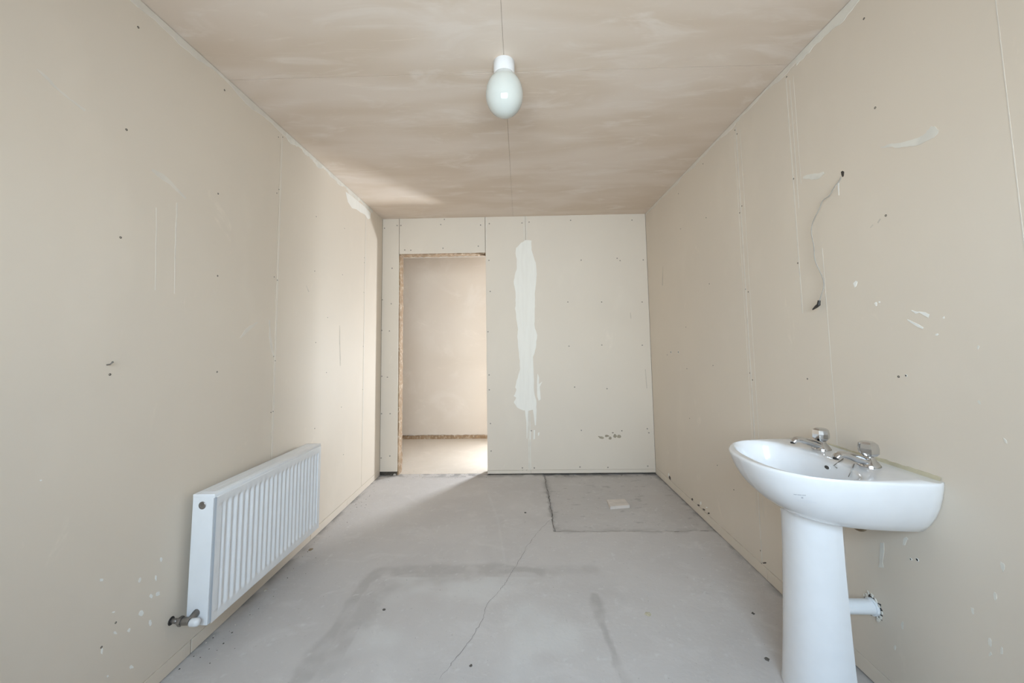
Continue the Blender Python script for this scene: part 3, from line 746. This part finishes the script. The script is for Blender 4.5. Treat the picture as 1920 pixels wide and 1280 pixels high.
make_tap(1.532, 0.2, 'chrome pillar tap nearer the far end wall')
make_tap(1.330, 0.6, 'chrome pillar tap nearer the viewpoint')
for o in list(bpy.data.objects):
    if o.parent and o.parent.name.startswith('tap'): o.matrix_parent_inverse = Matrix.Identity(4)
# chain stay between the taps
def over_bowl(pts, off):
    out = []
    for u, v in pts:
        hp_, hn_ = on_basin(u, v)
        if hp_: out.append(hp_ + hn_*off)
    return out
bm = bmesh.new()
tube(bm, over_bowl([(1581, 861), (1573.5, 867), (1565, 873)], 0.003) + over_bowl([(1571, 877.5)], 0.003), 0.0014, 6)
P(mk('chain_hook', bm, M_DARKM), sink)
bm = bmesh.new(); tube(bm, over_bowl([(1602, 871), (1599, 879), (1596, 887), (1593, 894)], 0.003), 0.0012, 6)
P(mk('plug_chain', bm, M_DARKM), sink)
# faint maker's print and scuffs on the bowl
def surf_marks(name, segs, w, mat, bvh_ob):
    bvh = BVHTree.FromPolygons([v.co.copy() for v in bvh_ob.data.vertices], [list(p.vertices) for p in bvh_ob.data.polygons])
    bm = bmesh.new()
    for pts in segs:
        prev = None
        for (u0, v0), (u1, v1) in zip(pts, pts[1:]):
            for k in range(7):
                u, v = u0+(u1-u0)*k/6, v0+(v1-v0)*k/6
                h = bvh.ray_cast(CAM, ray(u, v).normalized()); h2 = bvh.ray_cast(CAM, ray(u, v+w).normalized())
                if not (h[0] and h2[0]): prev = None; continue
                c = [bm.verts.new(h[0]+h[1]*0.0004), bm.verts.new(h2[0]+h2[1]*0.0004)]
                if prev: bm.faces.new((prev[0], prev[1], c[1], c[0]))
                prev = c
    o = mk(name, bm, mat); P(o, sink); return o
surf_marks('printed_mark', [[(1488,925.5),(1494,926.2)],[(1495,926.3),(1503,927)],[(1504,927),(1511,927.6)]], 1.5, M_PRINT, basin)
surf_marks('printed_mark', [[(1502.5,931),(1506,931.4)]], 3.0, M_PRINT, basin)
M_PRINT2 = simple('faint_print', (0.68, 0.69, 0.72), 0.5)
surf_marks('printed_mark', [[(1494,937),(1508,937.6)],[(1510,937.4),(1523,938.4)],[(1500,940),(1513,940.4)],[(1515,940.6),(1531,941.6)]], 1.2, M_PRINT2, basin)
ped = [o for o in bpy.data.objects if o.name == 'pedestal'][0]
for sg in ([(1474,1032),(1480,1040)], [(1475,1049),(1484,1056)], [(1475,1053),(1481,1059)]): surf_marks('scuff_mark', [sg], 1.0, M_PRINT2, ped)
# old adhesive line on the wall above the back edge
bm = bmesh.new(); prev = None
for k in range(40):
    y = 1.185+(1.60-1.185)*k/39; zt = 0.789+random.uniform(-0.002, 0.001) if y < 1.40 else 0.782+random.uniform(-0.001, 0.001)
    c = [bm.verts.new((XR, y, zt)), bm.verts.new((XR-0.0035, y, zt-0.002)), bm.verts.new((XR-0.0045, y, 0.7745)), bm.verts.new((XR, y, 0.7745))]
    if prev:
        for i in range(3): bm.faces.new((prev[i], c[i], c[i+1], prev[i+1]))
    prev = c
P(mk('adhesive_bead', bm, M_SEAL), sink)
# brass trap bend under the bowl
bm = bmesh.new()
tube(bm, catmull([(1.140, 1.446, 0.615), (1.140, 1.444, 0.575), (1.140, 1.432, 0.555), (1.140, 1.411, 0.547), (1.140, 1.390, 0.555), (1.140, 1.379, 0.575), (1.140, 1.376, 0.615)], 6), 0.0095, 12)
P(mk('supply_tail', bm, M_COPPER, smooth=True), sink)
bm = bmesh.new(); lathe(bm, [(0.0135, 0.576), (0.0135, 0.592)], (1.140, 1.376, 0), 6); P(mk('nut', bm, M_COPPER), sink)

# waste pipe from pedestal into the wall
wp = tag(empty('waste_pipe', (XR, 1.452, 0.266)), 'short white plastic waste pipe running from the pedestal into the wall', 'pipe')
bm = bmesh.new(); tube(bm, [(1.060, 1.452, 0.268), (1.12, 1.452, 0.268), (XR-0.002, 1.452, 0.266)], 0.0230, 24); P(mk('pipe', bm, M_PVC, auto=50), wp)
bm = bmesh.new(); lathe(bm, [(0.027, -0.010), (0.0275, -0.002), (0.0275, 0.004)], (XR, 1.452, 0.266), 24, 'X'); P(mk('socket', bm, M_PVC, auto=50), wp)
bm = bmesh.new(); ring = []
for r0, h in ((0.034, 0.0005), (0.032, -0.0008), (0.026, -0.0010)):
    ring.append([(XR+h, 1.452+math.cos(2*PI*k/26)*r0*(1+(0.28*math.sin(k*2.3)*math.sin(k*1.1) if r0 > 0.03 else 0)), 0.266+math.sin(2*PI*k/26)*r0*(1+(0.28*math.sin(k*2.3)*math.sin(k*1.1) if r0 > 0.03 else 0))) for k in range(26)])
rings(bm, ring); mk('pipe_hole', bm, M_HOLE, wr)
for k in range(22):
    a = random.uniform(0, 2*PI); rr = random.uniform(0.028, 0.042); s = random.uniform(0.003, 0.007)
    c = Vector((XR-0.002, 1.452+math.cos(a)*rr, 0.266+math.sin(a)*rr)); bm = bmesh.new()
    bmesh.ops.create_icosphere(bm, subdivisions=1, radius=s, matrix=Matrix.Translation(c)@Matrix.Scale(0.4, 4, (1, 0, 0)))
    for v in bm.verts: v.co += Vector((0, random.uniform(-1, 1), random.uniform(-1, 1)))*s*0.4
    mk('broken_plaster', bm, M_SMEAR, wr)

# ================================================================== CEILING LIGHT
LX, LY = -0.051, 1.602
lamp = tag(empty('ceiling_light', (LX, LY, H)), 'opal glass globe light with white batten holder on the ceiling', 'ceiling light')
bm = bmesh.new(); lathe(bm, [(0.0440, 0.0), (0.0455, -0.002), (0.0455, -0.046), (0.0445, -0.050), (0.0445, -0.062), (0.040, -0.066)], (LX, LY, H), 48); P(mk('holder', bm, M_PLAST, auto=40), lamp)
bm = bmesh.new(); prof = [(0.0400, -0.050)]
for k in range(0, 27):
    t = math.radians(35+k*(179-35)/26); r = math.sin(t)**(0.85 if t < PI/2 else 1.0)*0.0800; h = -0.150+math.cos(t)*(0.1000 if t < PI/2 else 0.094)
    prof.append((max(r, 0.001), h))
lathe(bm, prof, (LX, LY, H), 56); P(mk('globe', bm, M_OPAL, smooth=True), lamp)

# ================================================================== HANGING CABLE
cab = tag(empty('wall_cable', onX(1580, 325, XR)), 'thin grey cable hanging from a hole in the right wall', 'cable')
cp = [(1580,328,0.004),(1573,340,-0.004),(1563,353,-0.012),(1555,367,-0.016),(1543,376,-0.018),(1536,392,-0.018),(1527,410,-0.016),(1522,425,-0.016),(1522,441,-0.016),(1526,462,-0.016),(1528,487,-0.016),(1536,506,-0.016),(1543,522,-0.016),(1544.5,537,-0.016),(1540,553,-0.017),(1536,566,-0.018)]
bm = bmesh.new(); tube(bm, catmull([onX(u, v, XR+o) for u, v, o in cp], 5), 0.0018, 8); P(mk('sheath', bm, M_WIRE, smooth=True), cab)
bm = bmesh.new(); tube(bm, [onX(1536,563,XR-0.018), onX(1535,571,XR-0.019), onX(1530,575,XR-0.019), onX(1524,580,XR-0.018)], [0.005, 0.0065, 0.0055, 0.0025], 8); P(mk('connector', bm, M_BLACK, auto=40), cab)
lumps('cable_hole', wr, M_HOLE, 'right', [[(1577,322),(1580,320),(1583,322),(1582,330),(1580,332),(1578,328)]], 0.0007, 0.0)
lumps('filler_smear', wr, M_PAINT, 'right', [streak([(1572,342),(1572,352),(1573,366)], [1.5,1.2,0.5])], 0.0005, 0.0)

# nail in the left wall
nb = onX(200, 684, XL)
nail = tag(empty('wall_nail', nb), 'small bent nail sticking out of the left wall above a screw hole', 'nail')
bm = bmesh.new(); tube(bm, [nb+Vector((-0.003, 0, 0)), nb+Vector((0.010, 0.001, 0.002)), nb+Vector((0.017, 0.001, 0.008))], 0.0018, 8); P(mk('shank', bm, M_DARKM, smooth=True), nail)
bm = bmesh.new(); bmesh.ops.create_icosphere(bm, subdivisions=1, radius=0.0032, matrix=Matrix.Translation(nb+Vector((0.0175, 0.001, 0.0085)))); P(mk('head', bm, M_DARKM), nail)

# ================================================================== THINGS ON THE FLOOR
z_in = -0.007
bm = bmesh.new(); pts = [onZ(u, v, 0.012) for u, v in ((1138,937),(1171,935),(1181,947),(1144,950))]
top_ = [bm.verts.new((p.x, p.y, 0.014)) for p in pts]; bot = [bm.verts.new((p.x, p.y, z_in)) for p in pts]
bm.faces.new(top_); bm.faces.new(bot[::-1])
for i in range(4): bm.faces.new((top_[i], top_[(i+1) % 4], bot[(i+1) % 4], bot[i]))
bmesh.ops.bevel(bm, geom=bm.edges[:], offset=0.0015, segments=1, affect='EDGES')
tag(mk('cement_tile', bm, M_TILE), 'small square cement offcut lying on the sunken floor patch', 'tile')
def crumb(u, v, s, mat, label, name, flat=0.5, z=0.0):
    c = onZ(u, v, z); bm = bmesh.new(); bmesh.ops.create_icosphere(bm, subdivisions=2, radius=s)
    for vv in bm.verts:
        vv.co *= random.uniform(0.7, 1.2); vv.co.z = max(vv.co.z*flat, -s*flat*0.35)
    o = mk(name, bm, mat); o.location = (c.x, c.y, z+s*flat*0.30); o.rotation_euler = (0, 0, random.uniform(0, 6)); tag(o, label, 'debris')
crumb(985, 961, 0.008, M_DIRT, 'dark grit crumb on the floor left of the sunken patch', 'grit_crumb')
crumb(720, 1143, 0.007, M_DIRT, 'dark grit crumb inside the bath-shaped damp mark', 'grit_crumb')
crumb(883, 1248, 0.006, M_DIRT, 'dark grit crumb at the bottom centre beside the long crack', 'grit_crumb')
crumb(1412, 1150, 0.007, M_DIRT, 'dark grit crumb in front of the pedestal, farther of two', 'grit_crumb')
crumb(1438, 1236, 0.009, M_DIRT, 'dark grit crumb in front of the pedestal, nearer of two', 'grit_crumb')
crumb(1215, 1151, 0.014, M_YELL, 'flat yellowish chip on the open floor', 'plaster_chip', 0.15)
crumb(583, 1030, 0.013, M_RUST, 'small brown clump on the floor beside the radiator', 'brown_clump', 0.3)
crumb(498, 1106, 0.011, M_CRUMB, 'pale plaster crumb on the floor under the radiator', 'plaster_crumb', 0.4)
crumb(741, 884, 0.018, M_CRUMB, 'pale plaster lump at the foot of the left door stud', 'plaster_lump', 0.6)
# loose grit nobody could count
rng = random.Random(5); bm = bmesh.new()
def grit(x, y, s, z=0.0):
    if 0.84 < x < 1.12 and 1.28 < y < 1.60: return
    mtx = Matrix.Translation((x, y, z+s*0.2))@Matrix.Rotation(rng.uniform(0, 6), 4, 'Z')@Matrix.Diagonal((1, rng.uniform(0.5, 1), rng.uniform(0.3, 0.6), 1))
    bmesh.ops.create_cone(bm, cap_ends=True, segments=5, radius1=s, radius2=s*0.5, depth=s, matrix=mtx)
for k in range(130): grit(XL+0.01+abs(rng.gauss(0, 0.05)), rng.uniform(1.3, 3.6), rng.uniform(0.0012, 0.004))
for k in range(110): grit(XR-0.01-abs(rng.gauss(0, 0.05)), rng.uniform(1.5, 2.55), rng.uniform(0.001, 0.0035))
for k in range(120): grit(rng.uniform(-1.25, -0.25), YB+rng.gauss(0.02, 0.06), rng.uniform(0.0015, 0.006))
for k in range(200): grit(rng.uniform(-1.1, 1.1), rng.uniform(1.35, 3.5), rng.uniform(0.0008, 0.0025))
n_pale = len(bm.faces)
for k in range(60): grit(XL+0.015+abs(rng.gauss(0, 0.07)), rng.uniform(1.5, 3.4), rng.uniform(0.001, 0.004))
for k in range(60): grit(rng.uniform(-1.25, 1.15), YB-abs(rng.gauss(0.0, 0.05)), rng.uniform(0.0012, 0.004))
for k in range(40): grit(rng.uniform(0.3, 1.15), rng.uniform(2.65, 3.6), rng.uniform(0.001, 0.003), -0.005)
for k in range(60): grit(rng.uniform(-1.1, 1.1), rng.uniform(1.35, 3.5), rng.uniform(0.0008, 0.0022))
bm.faces.ensure_lookup_table()
for f in bm.faces[n_pale:]: f.material_index = 1
g = mk('floor_grit', bm, M_CRUMB); g.data.materials.append(M_DIRT)
tag(g, 'pale and dark grit scattered along the walls and doorway', 'grit', kind='stuff')
# rubble under the short left board of the back wall
for k in range(5):
    bm = bmesh.new(); c = Vector((XL+random.uniform(0.02, 0.14), YB+random.uniform(0.0, 0.03), 0.006)); bmesh.ops.create_icosphere(bm, subdivisions=2, radius=random.uniform(0.007, 0.017), matrix=Matrix.Translation(c)@Matrix.Scale(0.7, 4, (0, 0, 1)))
    for v in bm.verts: v.co += Vector((random.uniform(-1, 1), random.uniform(-0.5, 0.5), random.uniform(-0.4, 0.4)))*0.005
    mk('broken_plaster', bm, M_DIRT if k % 2 else M_TILE, wb)
